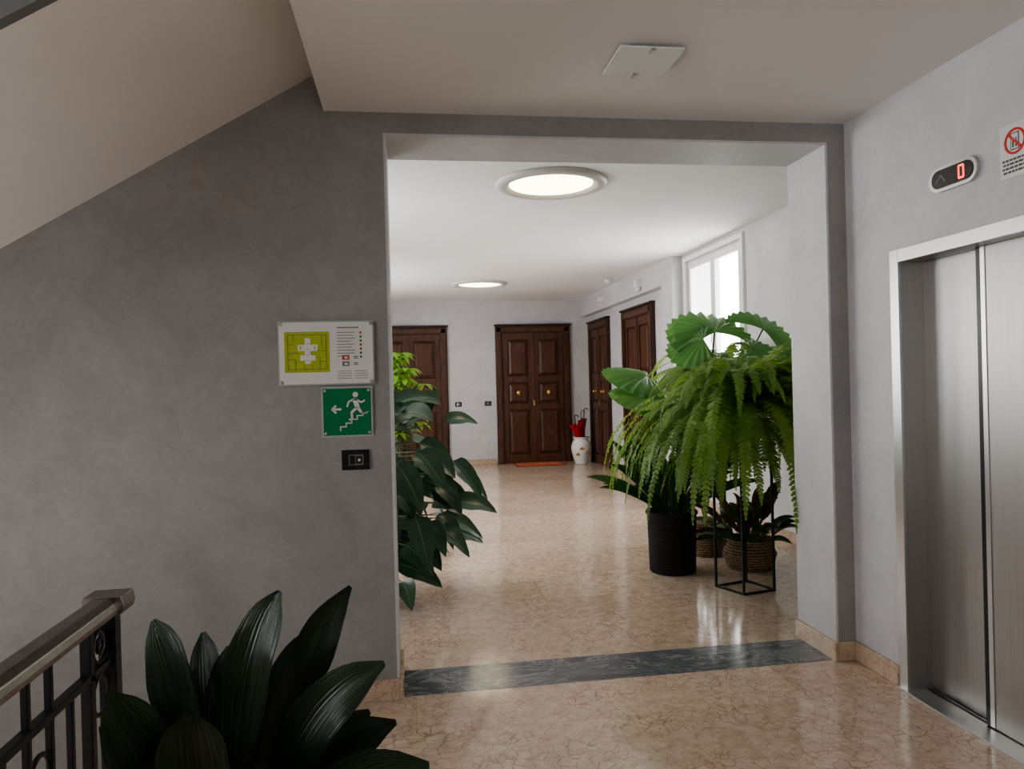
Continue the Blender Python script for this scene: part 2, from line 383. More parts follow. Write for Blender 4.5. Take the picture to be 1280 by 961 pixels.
# stairs
w = MB()
xs0, xs1 = -0.36, -3.2; n = 10; run = (xs0-xs1)/n
z0, z1 = 2.955+0.593*0.06, 2.955+0.593*(xs1+0.42)
rise = (3.19-1.506)/n
pts = [(xs0, z0), (xs1, z1), (xs1, 1.506)]
for i in range(n):
    pts += [(xs1+run*i, 1.506+rise*(i+1)), (xs1+run*(i+1), 1.506+rise*(i+1))]
w.prism(pts, 2.26, YF, M_ceil)
w.prism([(xs0, z0-0.005), (xs1, z1-0.005), (xs1, 1.72), (xs0, 3.40)], 2.22, 2.26, M_string)
w.box(-4.3, xs1, 1.3, YF, z1, 1.506, M_ceil)
w.build('stair_flight')
w = MB()
pts = [(-0.78, 0.0)]
for i in range(9):
    pts += [(-0.78-0.29*i, -0.17*(i+1)), (-0.78-0.29*(i+1), -0.17*(i+1))]
pts += [(-0.78-0.29*9, -1.7), (-0.78, -1.7)]
w.prism(pts, 2.0, YF, M_base)
w.build('stair_flight')

# baseboards
def bb(name, boxes):
    m = MB()
    for bx in boxes: m.box(*bx, 0, 0.1, M_base)
    m.build(name, bevel=0.004)
bb('baseboard_front', [(-0.78, XL, YF-0.018, YF), (XL-0.0, XL+0.018, YF-0.018, YB), (XR-0.018, XR, YF-0.018, YB), (XR, XW-0.018, YF-0.018, YF)])
bb('baseboard_right', [(XW-0.018, XW, 3.186, YF)])
bb('baseboard_corridor_right', [(XC-0.018, XC, YB, 8.55), (3.2, 3.22, 8.53, 8.97), (XC-0.018, XC, 8.97, 9.52), (XC-0.018, XC, 11.0, 11.72)])
bb('baseboard_far', [(-1.5, -0.7, YE-0.018, YE), (0.74, 1.58, YE-0.018, YE), (3.01, XC, YE-0.018, YE)])

# ------------------------------------------------------------------ windows
def window(name, wd, ht, z0, loc, rotz, thick=0.3, n=2):
    m = MB(); c = 0.05
    m.box(-c, 0, -0.03, 0.0, z0-c, z0+ht+c, M_white); m.box(wd, wd+c, -0.03, 0, z0-c, z0+ht+c, M_white)
    m.box(0, wd, -0.03, 0, z0+ht, z0+ht+c, M_white); m.box(-c-0.03, wd+c+0.03, -0.08, 0, z0-c, z0, M_white)
    f = 0.05; y0, y1 = 0.02, 0.08
    m.box(0, f, y0, y1, z0, z0+ht, M_white); m.box(wd-f, wd, y0, y1, z0, z0+ht, M_white)
    m.box(f, wd-f, y0, y1, z0, z0+f, M_white); m.box(f, wd-f, y0, y1, z0+ht-f, z0+ht, M_white)
    sw = (wd-2*f)/n
    for i in range(n):
        a = f+i*sw+0.004; b2 = a+sw-0.008; s = 0.055; yy0, yy1 = 0.0, 0.06
        m.box(a, a+s, yy0, yy1, z0+f, z0+ht-f, M_white); m.box(b2-s, b2, yy0, yy1, z0+f, z0+ht-f, M_white)
        m.box(a+s, b2-s, yy0, yy1, z0+f, z0+f+s, M_white); m.box(a+s, b2-s, yy0, yy1, z0+ht-f-s, z0+ht-f, M_white)
        m.box(a+s, b2-s, 0.028, 0.032, z0+f+s, z0+ht-f-s, M_glass)
    m.box(wd/2-0.01, wd/2+0.01, -0.03, 0.0, z0+ht*0.45, z0+ht*0.45+0.12, M_steelL)
    m.build(name, loc=loc, rotz=rotz, local=True, bevel=0.004)
window('window_1', WY1-WY0, WZ1-WZ0, WZ0, (XC, WY1, 0), -math.pi/2)
window('added_window_2', 2.0, 1.8, 0.9, (-1.5, 5.2, 0), math.pi/2)  # unseen window, added so more daylight reaches the corridor
window('added_window_3', 2.2, 1.8, 0.9, (-1.5, 9.0, 0), math.pi/2)  # another unseen window, added as extra light from the corridor's left
window('window_4', LY1-LY0, LZ1-LZ0, LZ0, (-4.3, LY0, 0), math.pi/2)
window('added_fill_window', BX1-BX0, BZ1-BZ0, BZ0, (BX1, -3.0, 0), math.pi)  # unseen window behind the camera, added to brighten the landing
def portal(name, loc, rot, sz, sy):
    l = bpy.data.lights.new(name, 'AREA'); l.shape = 'RECTANGLE'; l.size = sz; l.size_y = sy; l.energy = 1
    l.cycles.is_portal = True
    o = bpy.data.objects.new(name, l); o.location = loc; o.rotation_euler = rot; bpy.context.scene.collection.objects.link(o)
portal('daylight_portal', (3.6, (WY0+WY1)/2, (WZ0+WZ1)/2), (0, math.pi/2, 0), WZ1-WZ0, WY1-WY0)
portal('daylight_portal', (-1.68, 6.2, 1.8), (0, -math.pi/2, 0), 1.8, 2.0)
portal('daylight_portal', (-1.68, 10.1, 1.8), (0, -math.pi/2, 0), 1.8, 2.2)
portal('daylight_portal', (-4.48, (LY0+LY1)/2, (LZ0+LZ1)/2), (0, -math.pi/2, 0), LZ1-LZ0, LY1-LY0)
portal('daylight_portal', ((BX0+BX1)/2, -3.18, (BZ0+BZ1)/2), (math.pi/2, 0, 0), BX1-BX0, BZ1-BZ0)

# ------------------------------------------------------------------ doors
def door(name, wd, loc, rotz, leaves=2, ht=2.52):
    m = MB(); fr = 0.13
    for x0, x1 in ((0, fr), (wd-fr, wd)):
        m.box(x0, x1, -0.05, 0, 0, ht, M_woodD); m.box(x0+0.02, x1-0.03, -0.065, -0.05, 0, ht-0.02, M_wood)
    m.box(fr, wd-fr, -0.05, 0, ht-fr, ht, M_woodD); m.box(0.02, wd-0.02, -0.065, -0.05, ht-fr+0.02, ht-0.03, M_wood)
    m.box(-0.02, wd+0.02, -0.08, 0, ht, ht+0.03, M_woodD)
    iw = (wd-2*fr)/leaves
    for i in range(leaves):
        a = fr+i*iw+0.004; b2 = a+iw-0.008
        m.box(a, b2, -0.012, 0, 0.01, ht-fr, M_woodD)
        st = 0.085; rows = [(0.16, 0.98), (1.10, 1.48), (1.60, ht-fr-0.12)]
        m.box(a, a+st, -0.032, -0.012, 0.01, ht-fr, M_wood); m.box(b2-st, b2, -0.032, -0.012, 0.01, ht-fr, M_wood)
        zz = [0.01]+[q for r in rows for q in r]+[ht-fr]
        for k in range(0, len(zz), 2): m.box(a+st, b2-st, -0.032, -0.012, zz[k], zz[k+1], M_wood)
        for (za, zb) in rows:
            m.raised(a+st+0.012, b2-st-0.012, za+0.012, zb-0.012, -0.012, -0.034, 0.05, M_wood)
            m.box(a+st, a+st+0.012, -0.038, -0.012, za, zb, M_woodD); m.box(b2-st-0.012, b2-st, -0.038, -0.012, za, zb, M_woodD)
            m.box(a+st, b2-st, -0.038, -0.012, za, za+0.012, M_woodD); m.box(a+st, b2-st, -0.038, -0.012, zb-0.012, zb, M_woodD)
        cx = (a+b2)/2
        pr = [(-0.034, 0.04), (-0.042, 0.042), (-0.046, 0.02), (-0.06, 0.018), (-0.075, 0.03), (-0.09, 0.022), (-0.095, 0.001)]
        seg = 16; v = []; f = []
        for (y, r) in pr:
            for k in range(seg):
                v.append((cx+r*math.cos(2*math.pi*k/seg), y, 1.29+r*math.sin(2*math.pi*k/seg)))
        for q in range(len(pr)-1):
            for k in range(seg): f.append((q*seg+k, q*seg+(k+1) % seg, (q+1)*seg+(k+1) % seg, (q+1)*seg+k))
        m.add(v, f, M_brass, True)
    if leaves == 2: m.box(wd/2-0.02, wd/2+0.02, -0.045, -0.03, 0.01, ht-fr, M_wood)
    m.box(wd/2+0.03-0.045, wd/2+0.03-0.02, -0.052, -0.04, 1.05, 1.15, M_brass)
    m.build(name, loc=loc, rotz=rotz, local=True, bevel=0.004)
door('door_1', 1.39, (1.60, YE, 0), 0)
door('door_2', 1.39, (-0.67, YE, 0), 0)
door('door_3', 1.30, (XC, 13.10, 0), -math.pi/2)
door('door_4', 1.42, (XC, 10.98, 0), -math.pi/2)

# ------------------------------------------------------------------ ceiling lamps
for i, y in enumerate((5.38, 10.9)):
    m = MB()
    m.lathe([(0.42, CZ), (0.42, CZ-0.012), (0.40, CZ-0.03), (0.345, CZ-0.035), (0.325, CZ-0.02), (0.315, CZ-0.012)], 1.1, y, M_ring, 72)
    m.lathe([(0.315, CZ-0.012), (0.2, CZ-0.016), (0.0, CZ-0.018)], 1.1, y, M_lamp, 72)
    m.build('ceiling_lamp', loc=(1.1, y, CZ), recalc=True)
m = MB(); cx, cy = 0.975, 2.86; hs = 0.13
m.box(cx-hs, cx+hs, cy-hs, cy+hs, 2.778, 2.786, M_frost); m.box(cx-0.09, cx+0.09, cy-0.09, cy+0.09, 2.786, 2.80, M_white)
m.box(cx-0.008, cx+0.008, cy+hs-0.03, cy+hs+0.003, 2.770, 2.778, M_steelL); m.box(cx-0.008, cx+0.008, cy-hs-0.003, cy-hs+0.03, 2.770, 2.778, M_steelL)
m.build('ceiling_light_plate', loc=(cx, cy, 2.8))
m = MB(); m.lathe([(0.06, CZ), (0.06, CZ-0.02), (0.05, CZ-0.045), (0.0, CZ-0.05)], 3.0, 10.6, M_white, 24)
m.build('smoke_detector', loc=(3.0, 10.6, CZ))
m = MB(); m.box(3.14, 3.22, 9.7, 9.82, 2.76, 2.86, M_white); m.lathe([(0.02, 2.70), (0.035, 2.72), (0.035, 2.76)], 3.18, 9.76, M_white, 16)
m.build('emergency_siren', loc=(3.2, 9.76, 2.8), bevel=0.006)
m = MB(); m.box(3.16, 3.22, 11.7, 11.85, 2.78, 2.86, M_white); m.build('motion_sensor', loc=(3.2, 11.77, 2.8), bevel=0.01)

# ------------------------------------------------------------------ elevator
m = MB(); W = 0.93
for x0, x1 in ((0, 0.06), (W-0.06, W)):
    m.box(x0, x1, -0.012, 0.0, 0, 2.07, M_steelL); m.box(x0, x1, 0.0, 0.15, 0, 2.07, M_steel)
m.box(0.06, W-0.06, -0.012, 0.0, 2.01, 2.07, M_steelL); m.box(0.06, W-0.06, 0, 0.15, 2.01, 2.07, M_steel)
m.box(0.06, 0.47, 0.115, 0.14, 0.012, 2.01, M_steel)
m.box(0.45, W-0.06, 0.08, 0.108, 0.012, 2.01, M_steel)
m.box(0.425, 0.45, 0.078, 0.115, 0.012, 2.01, M_black)
m.box(0.45, 0.475, 0.076, 0.08, 0.012, 2.01, M_steelL)
m.box(0.0, W, -0.03, 0.15, 0, 0.008, M_steelL)
for y in (0.092, 0.127): m.box(0.06, W-0.06, y-0.006, y+0.006, 0.008, 0.011, M_black)
m.build('elevator_door', loc=(XW, 3.186, 0), rotz=-math.pi/2, local=True, bevel=0.002)
def stadium(cx, cz, w_, h_, n=12):
    r = h_/2; pts = []
    for i in range(n+1):
        a = -math.pi/2+math.pi*i/n; pts.append((cx+w_/2-r+r*math.cos(a), cz+r*math.sin(a)))
    for i in range(n+1):
        a = math.pi/2+math.pi*i/n; pts.append((cx-w_/2+r+r*math.cos(a), cz+r*math.sin(a)))
    return pts
m = MB()
m.prism(stadium(0, 0, 0.27, 0.105), -0.018, 0, M_steelL); m.prism(stadium(0, 0, 0.235, 0.078), -0.021, -0.018, M_black)
cx = 0.055; hw, hh, tk = 0.013, 0.025, 0.007
for sgn in (-1, 1):
    m.box(cx+sgn*hw-tk/2, cx+sgn*hw+tk/2, -0.023, -0.021, -hh, hh, M_red); m.box(cx-hw, cx+hw, -0.023, -0.021, sgn*hh-tk/2, sgn*hh+tk/2, M_red)
m.stroke((-0.09, -0.015), (-0.06, 0.015), 0.006, -0.0225, -0.021, M_greyp); m.stroke((-0.06, 0.015), (-0.035, -0.015), 0.006, -0.0225, -0.021, M_greyp)
m.build('elevator_floor_display', loc=(XW, 2.765, 2.315), rotz=-math.pi/2, local=True, bevel=0.003)
def ring(m, cx, cz, r0, r1, a, b_, mat, n=32):
    for i in range(n):
        t0, t1 = 2*math.pi*i/n, 2*math.pi*(i+1)/n
        m.prism([(cx+r0*math.cos(t0), cz+r0*math.sin(t0)), (cx+r1*math.cos(t0), cz+r1*math.sin(t0)), (cx+r1*math.cos(t1), cz+r1*math.sin(t1)), (cx+r0*math.cos(t1), cz+r0*math.sin(t1))], a, b_, mat)
m = MB()
m.box(0, 0.15, -0.004, 0, 0, 0.2, M_signW)
m.box(0.052, 0.09, -0.005, -0.004, 0.10, 0.165, M_ink); m.box(0.056, 0.086, -0.0055, -0.005, 0.104, 0.161, M_signW)
for q in (0.064, 0.078):
    m.box(q-0.004, q+0.004, -0.006, -0.0055, 0.11, 0.135, M_ink); m.box(q-0.003, q+0.003, -0.006, -0.0055, 0.137, 0.144, M_ink)
ring(m, 0.072, 0.132, 0.040, 0.049, -0.0065, -0.004, M_signR); m.stroke((0.042, 0.163), (0.102, 0.101), 0.009, -0.0068, -0.004, M_signR)
random.seed(3)
for k in range(4):
    z = 0.062-k*0.015; x = 0.012+0.004*(k % 2)
    while x < 0.13:
        l = random.uniform(0.008, 0.02); m.box(x, min(x+l, 0.138), -0.005, -0.004, z, z+0.008, M_ink); x += l+0.004
m.build('elevator_warning_sign', loc=(XW, 2.53, 2.225), rotz=-math.pi/2, local=True)

# ------------------------------------------------------------------ signs on front wall
m = MB(); Wd, Hh = 0.44, 0.30
m.box(0, Wd, -0.016, -0.010, 0, Hh, M_acry); m.box(0.006, Wd-0.006, -0.0175, -0.016, 0.006, Hh-0.006, M_signW)
for x in (0.014, Wd-0.014):
    for z in (0.014, Hh-0.014):
        m.tube([(x, 0, z), (x, -0.024, z)], 0.008, M_steelL, 12)
m.box(0.03, 0.235, -0.0185, -0.0175, 0.06, 0.25, M_signY)
def ln(x0, z0, x1, z1, mat=M_ink, w_=0.002): m.stroke((x0, z0), (x1, z1), w_, -0.0195, -0.0175, mat)
for a in [(0.045, 0.075, 0.22, 0.075), (0.22, 0.075, 0.22, 0.235), (0.22, 0.235, 0.045, 0.235), (0.045, 0.235, 0.045, 0.075), (0.045, 0.15, 0.09, 0.15), (0.18, 0.16, 0.22, 0.16), (0.08, 0.075, 0.08, 0.12), (0.19, 0.075, 0.19, 0.13), (0.07, 0.235, 0.07, 0.2), (0.2, 0.235, 0.2, 0.19), (0.045, 0.12, 0.08, 0.12), (0.19, 0.11, 0.22, 0.11), (0.045, 0.19, 0.07, 0.19), (0.12, 0.075, 0.12, 0.095), (0.155, 0.075, 0.155, 0.095)]: ln(*a)
m.box(0.122, 0.148, -0.0192, -0.0185, 0.10, 0.22, M_signW); m.box(0.09, 0.18, -0.0191, -0.0185, 0.16, 0.19, M_signW); m.box(0.1, 0.17, -0.0190, -0.0185, 0.115, 0.14, M_signW)
for k in range(4): m.box(0.128, 0.142, -0.0195, -0.0192, 0.115+k*0.026, 0.117+k*0.026, M_greyp)
for q in (0.10, 0.165): m.box(q, q+0.006, -0.0195, -0.0191, 0.166, 0.184, M_signY)
ln(0.27, 0.268, 0.37, 0.268, M_ink, 0.004)
for k in range(9):
    z = 0.245-k*0.014; ln(0.27, z, 0.27+random.uniform(0.05, 0.085), z, M_greyp, 0.003)
cols = [M_signR, M_signG, M_ink, M_signR, M_signR, M_ink, M_signG]
for k in range(7): m.box(0.375, 0.384, -0.019, -0.0175, 0.238-k*0.019, 0.248-k*0.019, cols[k])
for z in (0.118, 0.088):
    m.box(0.292, 0.325, -0.019, -0.0175, z-0.002, z+0.020, M_signR if z > 0.1 else M_greyp); m.box(0.302, 0.318, -0.0195, -0.019, z+0.003, z+0.013, M_signW)
    ln(0.345, z+0.012, 0.365, z+0.012, M_ink, 0.004); ln(0.345, z+0.004, 0.365, z+0.004, M_ink, 0.003)
for k in range(4):
    ln(0.27, 0.062-k*0.011, 0.335, 0.062-k*0.011, M_greyp, 0.0025); ln(0.35, 0.062-k*0.011, 0.41, 0.062-k*0.011, M_greyp, 0.0025)
m.build('evacuation_plan_sign', loc=(-0.595, YF, 1.508), local=True)
m = MB(); S = 0.225
m.box(-0.006, S+0.006, -0.012, -0.007, -0.006, S+0.006, M_acry); m.box(0.002, S-0.002, -0.0135, -0.012, 0.002, S-0.002, M_signG)
for x in (0.012, S-0.012):
    for z in (0.012, S-0.012): m.tube([(x, 0, z), (x, -0.018, z)], 0.007, M_steelL, 12)
def st(p, q, w_): m.stroke(p, q, w_, -0.0155, -0.0135, M_signW)
prev = (0.08, 0.025)
for k in range(5):
    a = (prev[0], prev[1]+0.017); st((prev[0], prev[1]-0.003), (a[0], a[1]+0.003), 0.006)
    b_ = (a[0]+0.026, a[1]); st(a, b_, 0.006); prev = b_
st((0.045, 0.125), (0.085, 0.125), 0.01); st((0.042, 0.125), (0.062, 0.143), 0.009); st((0.042, 0.125), (0.062, 0.107), 0.009)
ring(m, 0.152, 0.193, 0.0, 0.013, -0.0155, -0.0135, M_signW, 16)
st((0.148, 0.172), (0.160, 0.130), 0.022); st((0.158, 0.132), (0.132, 0.108), 0.013); st((0.132, 0.110), (0.135, 0.075), 0.011); st((0.135, 0.077), (0.12, 0.075), 0.009)
st((0.160, 0.132), (0.178, 0.108), 0.013); st((0.178, 0.108), (0.205, 0.108), 0.011)
st((0.148, 0.172), (0.12, 0.160), 0.009); st((0.12, 0.160), (0.112, 0.135), 0.008); st((0.152, 0.172), (0.178, 0.155), 0.009); st((0.178, 0.155), (0.195, 0.165), 0.008)
m.build('emergency_exit_sign', loc=(-0.399, YF, 1.266), local=True)
m = MB(); m.box(0, 0.128, -0.012, 0, 0, 0.094, M_black); m.box(0.032, 0.1, -0.015, -0.012, 0.022, 0.072, M_greyp)
m.box(0.037, 0.062, -0.018, -0.015, 0.026, 0.068, M_black); m.box(0.066, 0.095, -0.018, -0.015, 0.03, 0.064, M_black); m.box(0.075, 0.087, -0.019, -0.018, 0.04, 0.053, M_signW)
m.build('light_switch', loc=(-0.318, YF, 1.103), local=True, bevel=0.002)
for x in (0.90, 1.44):
    m = MB(); m.box(-0.06, 0.06, -0.012, 0, 0, 0.085, M_black); m.box(-0.032, -0.002, -0.018, -0.012, 0.018, 0.067, M_signW if x < 1 else M_greyp); m.box(0.004, 0.034, -0.018, -0.012, 0.018, 0.067, M_greyp)
    m.build('light_switch', loc=(x, YE, 1.07), local=True, bevel=0.002)

# ------------------------------------------------------------------ doormat, umbrella stand
m = MB(); m.box(1.85, 2.75, 12.68, 13.18, 0.0, 0.014, M_mat2); m.box(1.90, 2.70, 12.72, 13.14, 0.014, 0.018, M_mat); m.build('doormat', loc=(2.3, 12.96, 0), bevel=0.003)
ex, ey = 3.04, 12.78
m = MB()
m.lathe([(0.10, 0), (0.115, 0.01), (0.11, 0.03), (0.14, 0.10), (0.175, 0.22), (0.18, 0.30), (0.16, 0.38), (0.125, 0.43), (0.12, 0.45), (0.15, 0.475), (0.155, 0.485), (0.14, 0.48), (0.11, 0.44), (0.1, 0.3), (0.0, 0.05)], ex, ey, M_white, 40)
for (dx, z) in ((-0.03, 0.27), (0.06, 0.2), (-0.09, 0.17)):
    for k in range(5):
        a = math.pi*(0.1+0.2*k); r_ = 0.182 if z > 0.22 else 0.172
        p = Vector((ex+dx, ey-math.sqrt(max(0.001, r_**2-dx*dx))-0.004, z))
        m.leaf(p, p+Vector((0.02*math.cos(a), -0.004, 0.02*math.sin(a))), p+Vector((0.05*math.cos(a), 0.0, 0.05*math.sin(a))), 0.03, (0, -1, 0), M_ochre, n=5, fold=0)
m.build('umbrella_stand', loc=(ex, ey, 0))
def umbrella(bx, by, tx, ty, top, mat, hmat, fat=1.0, ribs=8):
    # folded umbrella standing point-down: tapered pleated canopy, shaft and hooked handle
    m = MB(); B = Vector((bx, by, 0.12)); T = Vector((tx, ty, top)); d = T-B; L = d.length; ax = d.normalized()
    a = ax.cross(Vector((0, 1, 0))).normalized(); c = ax.cross(a)
    prof = [(0.0, 0.006), (0.12, 0.015), (0.35, 0.030), (0.55, 0.045*fat), (0.66, 0.066*fat), (0.73, 0.084*fat), (0.735, 0.05*fat), (0.70, 0.012)]
    seg = ribs*4; v = []; f = []
    for i, (q, r) in enumerate(prof):
        for k in range(seg):
            an = 2*math.pi*k/seg; rr = r*(1+0.22*math.cos(ribs*an)*min(1, q*1.5)); ax_off = 0.03*math.cos(ribs*an) if 4 <= i <= 6 else 0
            v.append(B+ax*(q*L+ax_off)+a*math.cos(an)*rr+c*math.sin(an)*rr)
    for i in range(len(prof)-1):
        for k in range(seg): f.append((i*seg+k, i*seg+(k+1) % seg, (i+1)*seg+(k+1) % seg, (i+1)*seg+k))
    m.add(v, f, mat, True)
    P = B+d*0.68; h = [P, B+d*0.92]
    for k in range(1, 8):
        an = math.pi*k/7; h.append(B+d*0.92+Vector((0.035*(1-math.cos(an)), 0, 0.04*math.sin(an))))
    m.tube(h, 0.008, hmat, 8)
    m.build('umbrella', loc=(bx, by, 0.12))
umbrella(3.05, 12.77, 2.90, 12.68, 0.90, M_umb, M_woodD, 1.25)
umbrella(3.07, 12.82, 3.13, 12.84, 1.02, M_mat2, M_wood, 0.55)
umbrella(3.05, 12.79, 3.06, 12.82, 0.98, M_umb, M_wood, 0.6)

# ------------------------------------------------------------------ stair railing
m = MB(); RX = -0.735; y0, y1 = -0.6, 1.90
m.prism([(RX-0.036, 0.972), (RX+0.036, 0.972), (RX+0.040, 0.984), (RX+0.034, 1.000), (RX+0.016, 1.010), (RX-0.016, 1.010), (RX-0.034, 1.000), (RX-0.040, 0.984)], y0, y1+0.02, M_rail)
m.prism([(RX-0.014, 0.955), (RX+0.014, 0.955), (RX+0.018, 0.972), (RX-0.018, 0.972)], y0, y1, M_iron)
m.prism([(RX-0.012, 0.845), (RX+0.012, 0.845), (RX+0.012, 0.862), (RX-0.012, 0.862)], y0, y1, M_iron)
m.prism([(RX-0.012, 0.10), (RX+0.012, 0.10), (RX+0.012, 0.12), (RX-0.012, 0.12)], y0, y1, M_iron)
def circ(cy, cz, r, tr=0.006):
    m.tube([(RX, cy+r*math.cos(2*math.pi*k/20), cz+r*math.sin(2*math.pi*k/20)) for k in range(20)], tr, M_iron, 6, closed=True)
y = y1-0.125; k = 0
while y > y0:
    if k % 5 == 0: m.box(RX-0.012, RX+0.012, y-0.012, y+0.012, 0.0, 0.955, M_iron)
    elif k % 5 in (2, 3): m.box(RX-0.007, RX+0.007, y-0.007, y+0.007, 0.11, 0.955, M_iron)
    else: m.box(RX-0.007, RX+0.007, y-0.007, y+0.007, 0.11, 0.85, M_iron)
    if k % 5 == 3:
        for zz in (0.75, 0.45): circ(y+0.045, zz, 0.04)
    y -= 0.09; k += 1
circ(y1-0.06, 0.905, 0.040, 0.006); circ(y1-0.06, 0.905, 0.016, 0.005); circ(y1-0.06, 0.79, 0.046); circ(y1-0.06, 0.22, 0.046)
m.box(RX-0.020, RX+0.020, y1-0.018, y1+0.018, 0.0, 0.972, M_iron)
m.prism([(RX-0.044, 0.970), (RX+0.044, 0.970), (RX+0.050, 0.988), (RX+0.044, 1.012), (RX-0.044, 1.012), (RX-0.050, 0.988)], y1-0.04, y1+0.035, M_rail)
m.build('stair_railing', loc=(RX, 1.9, 0), bevel=0.002)

# ------------------------------------------------------------------ plants
def pot(m, cx, cy, r0, r1, h, mat, z0=0.0, rim=0.012, belly=0.0, seg=48, rib=0, nr=0):
    m.lathe([(r0*0.96, z0), (r0, z0+0.01), ((r0+r1)/2+belly, z0+h*0.5), (r1, z0+h-0.03), (r1+rim, z0+h-0.02), (r1+rim, z0+h), (r1-0.01, z0+h), (r1-0.015, z0+h-0.05)], cx, cy, mat, seg, rib=rib, nr=nr)
    m.lathe([(r1-0.014, z0+h-0.045), (0.0, z0+h-0.04)], cx, cy, M_soil, seg)
R = random.Random(11)
strapprof = lambda t: (min(1, (t*2.2)**0.9))*(1-max(0, (t-0.55)/0.45)**2.2)
# foreground aspidistra
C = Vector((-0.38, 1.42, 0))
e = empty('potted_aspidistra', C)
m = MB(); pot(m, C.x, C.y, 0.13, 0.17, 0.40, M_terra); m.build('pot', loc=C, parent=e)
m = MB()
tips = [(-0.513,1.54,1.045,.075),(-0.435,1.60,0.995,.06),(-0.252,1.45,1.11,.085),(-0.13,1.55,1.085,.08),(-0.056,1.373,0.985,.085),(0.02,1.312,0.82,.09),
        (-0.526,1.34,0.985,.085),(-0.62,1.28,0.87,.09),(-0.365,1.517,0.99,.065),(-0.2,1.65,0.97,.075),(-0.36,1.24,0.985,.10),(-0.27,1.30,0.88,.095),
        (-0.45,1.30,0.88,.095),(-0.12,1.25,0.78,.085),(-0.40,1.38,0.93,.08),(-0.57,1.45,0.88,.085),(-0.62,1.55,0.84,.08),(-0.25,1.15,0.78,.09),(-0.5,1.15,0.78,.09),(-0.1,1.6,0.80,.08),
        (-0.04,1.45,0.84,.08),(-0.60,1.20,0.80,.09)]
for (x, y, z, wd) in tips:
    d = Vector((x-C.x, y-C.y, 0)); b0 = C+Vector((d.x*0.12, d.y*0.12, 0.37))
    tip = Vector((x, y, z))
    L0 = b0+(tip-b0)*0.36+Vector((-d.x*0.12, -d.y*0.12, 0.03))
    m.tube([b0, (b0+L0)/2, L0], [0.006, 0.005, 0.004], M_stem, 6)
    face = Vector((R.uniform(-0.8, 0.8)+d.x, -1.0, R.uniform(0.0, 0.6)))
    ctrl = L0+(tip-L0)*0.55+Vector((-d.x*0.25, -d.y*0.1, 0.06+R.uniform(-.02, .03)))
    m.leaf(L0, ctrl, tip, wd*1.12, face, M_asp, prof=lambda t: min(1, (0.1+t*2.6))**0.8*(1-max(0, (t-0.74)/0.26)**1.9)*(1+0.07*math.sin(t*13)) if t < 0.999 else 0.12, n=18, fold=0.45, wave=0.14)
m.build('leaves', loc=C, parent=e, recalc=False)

# left philodendron
C = Vector((-0.33, 5.15, 0)); e = empty('potted_philodendron', C)
m = MB(); pot(m, C.x, C.y, 0.14, 0.16, 0.30, M_bpot); m.build('pot', loc=C, parent=e)
m = MB()
for k in range(3): m.tube([C+Vector((0.04*k-0.04, 0, 0.26)), C+Vector((0.03*k, 0.03*k, 0.8)), C+Vector((0.05*k-0.05, 0.0, 1.3))], 0.012, M_stem, 8)
heart = lambda t: math.sin(math.pi*min(1, t**0.62))**0.75 if t < 0.999 else 0
NL = 125
for i in range(NL):
    az = R.uniform(-math.pi, math.pi)
    if abs(az) > 1.7 and R.random() < 0.7: az = R.uniform(-1.4, 1.0)
    zb = 0.30+0.98*((i+0.5)/NL)
    out = Vector((math.cos(az), math.sin(az), 0))
    r = R.uniform(0.14, 0.66)*(1.0 if zb < 1.15 else 0.65)
    b0 = C+Vector((0, 0, zb-0.08)); b1 = b0+out*r+Vector((0, 0, R.uniform(0.02, 0.14)+(0.08 if zb > 1.1 else 0)))
    m.tube([b0, (b0+b1)/2+Vector((0, 0, 0.04)), b1], [0.005, 0.004, 0.003], M_stem, 5)
    L = R.uniform(0.22, 0.34)
    droop = R.uniform(-1.1, -0.1) if zb < 1.1 else R.uniform(-0.3, 0.9)
    dirv = (out+Vector((R.uniform(-.4, .4), R.uniform(-.4, .4), droop))).normalized()
    tip = b1+dirv*L+Vector((0, 0, -0.04))
    if tip.z < 0.12: tip.z = 0.12
    m.leaf(b1, b1+dirv*L*0.5+Vector((0, 0, 0.04)), tip, L*R.uniform(0.50, 0.62), (out*0.5+Vector((R.uniform(-.3, .3), -0.8, 0.9))), M_phil, prof=heart, n=10, fold=0.24, wave=0.05)
m.build('leaves', loc=C, parent=e, recalc=False)
# light green shrub behind
C = Vector((-0.10, 6.4, 0)); e = empty('potted_schefflera', C)
m = MB(); pot(m, C.x, C.y, 0.15, 0.18, 0.34, M_bpot); m.build('pot', loc=C, parent=e)
m = MB()
for k in range(4):
    hgt = 1.2+0.15*k; a = k*1.7
    top = C+Vector((0.12*math.cos(a), 0.12*math.sin(a), hgt)); m.tube([C+Vector((0, 0, 0.28)), (C+top)/2+Vector((0, 0, 0.2)), top], 0.009, M_stem, 6)
for i in range(50):
    az = R.uniform(-math.pi, math.pi); zb = R.uniform(0.9, 1.62); r = R.uniform(0.05, 0.24)
    out = Vector((math.cos(az), math.sin(az), 0)); b1 = C+out*r+Vector((0, 0, zb+0.15))
    m.tube([C+Vector((0, 0, zb-0.1)), b1], 0.003, M_stem, 5)
    for j in range(7):
        a = 2*math.pi*j/7+i; dv = Vector((math.cos(a), math.sin(a), R.uniform(-0.3, 0.1)))*0.13
        m.leaf(b1, b1+dv*0.5+Vector((0, 0, 0.02)), b1+dv+Vector((0, 0, -0.04)), 0.05, (0, 0, 1), M_sche, n=6)
m.build('leaves', loc=C, parent=e, recalc=False)

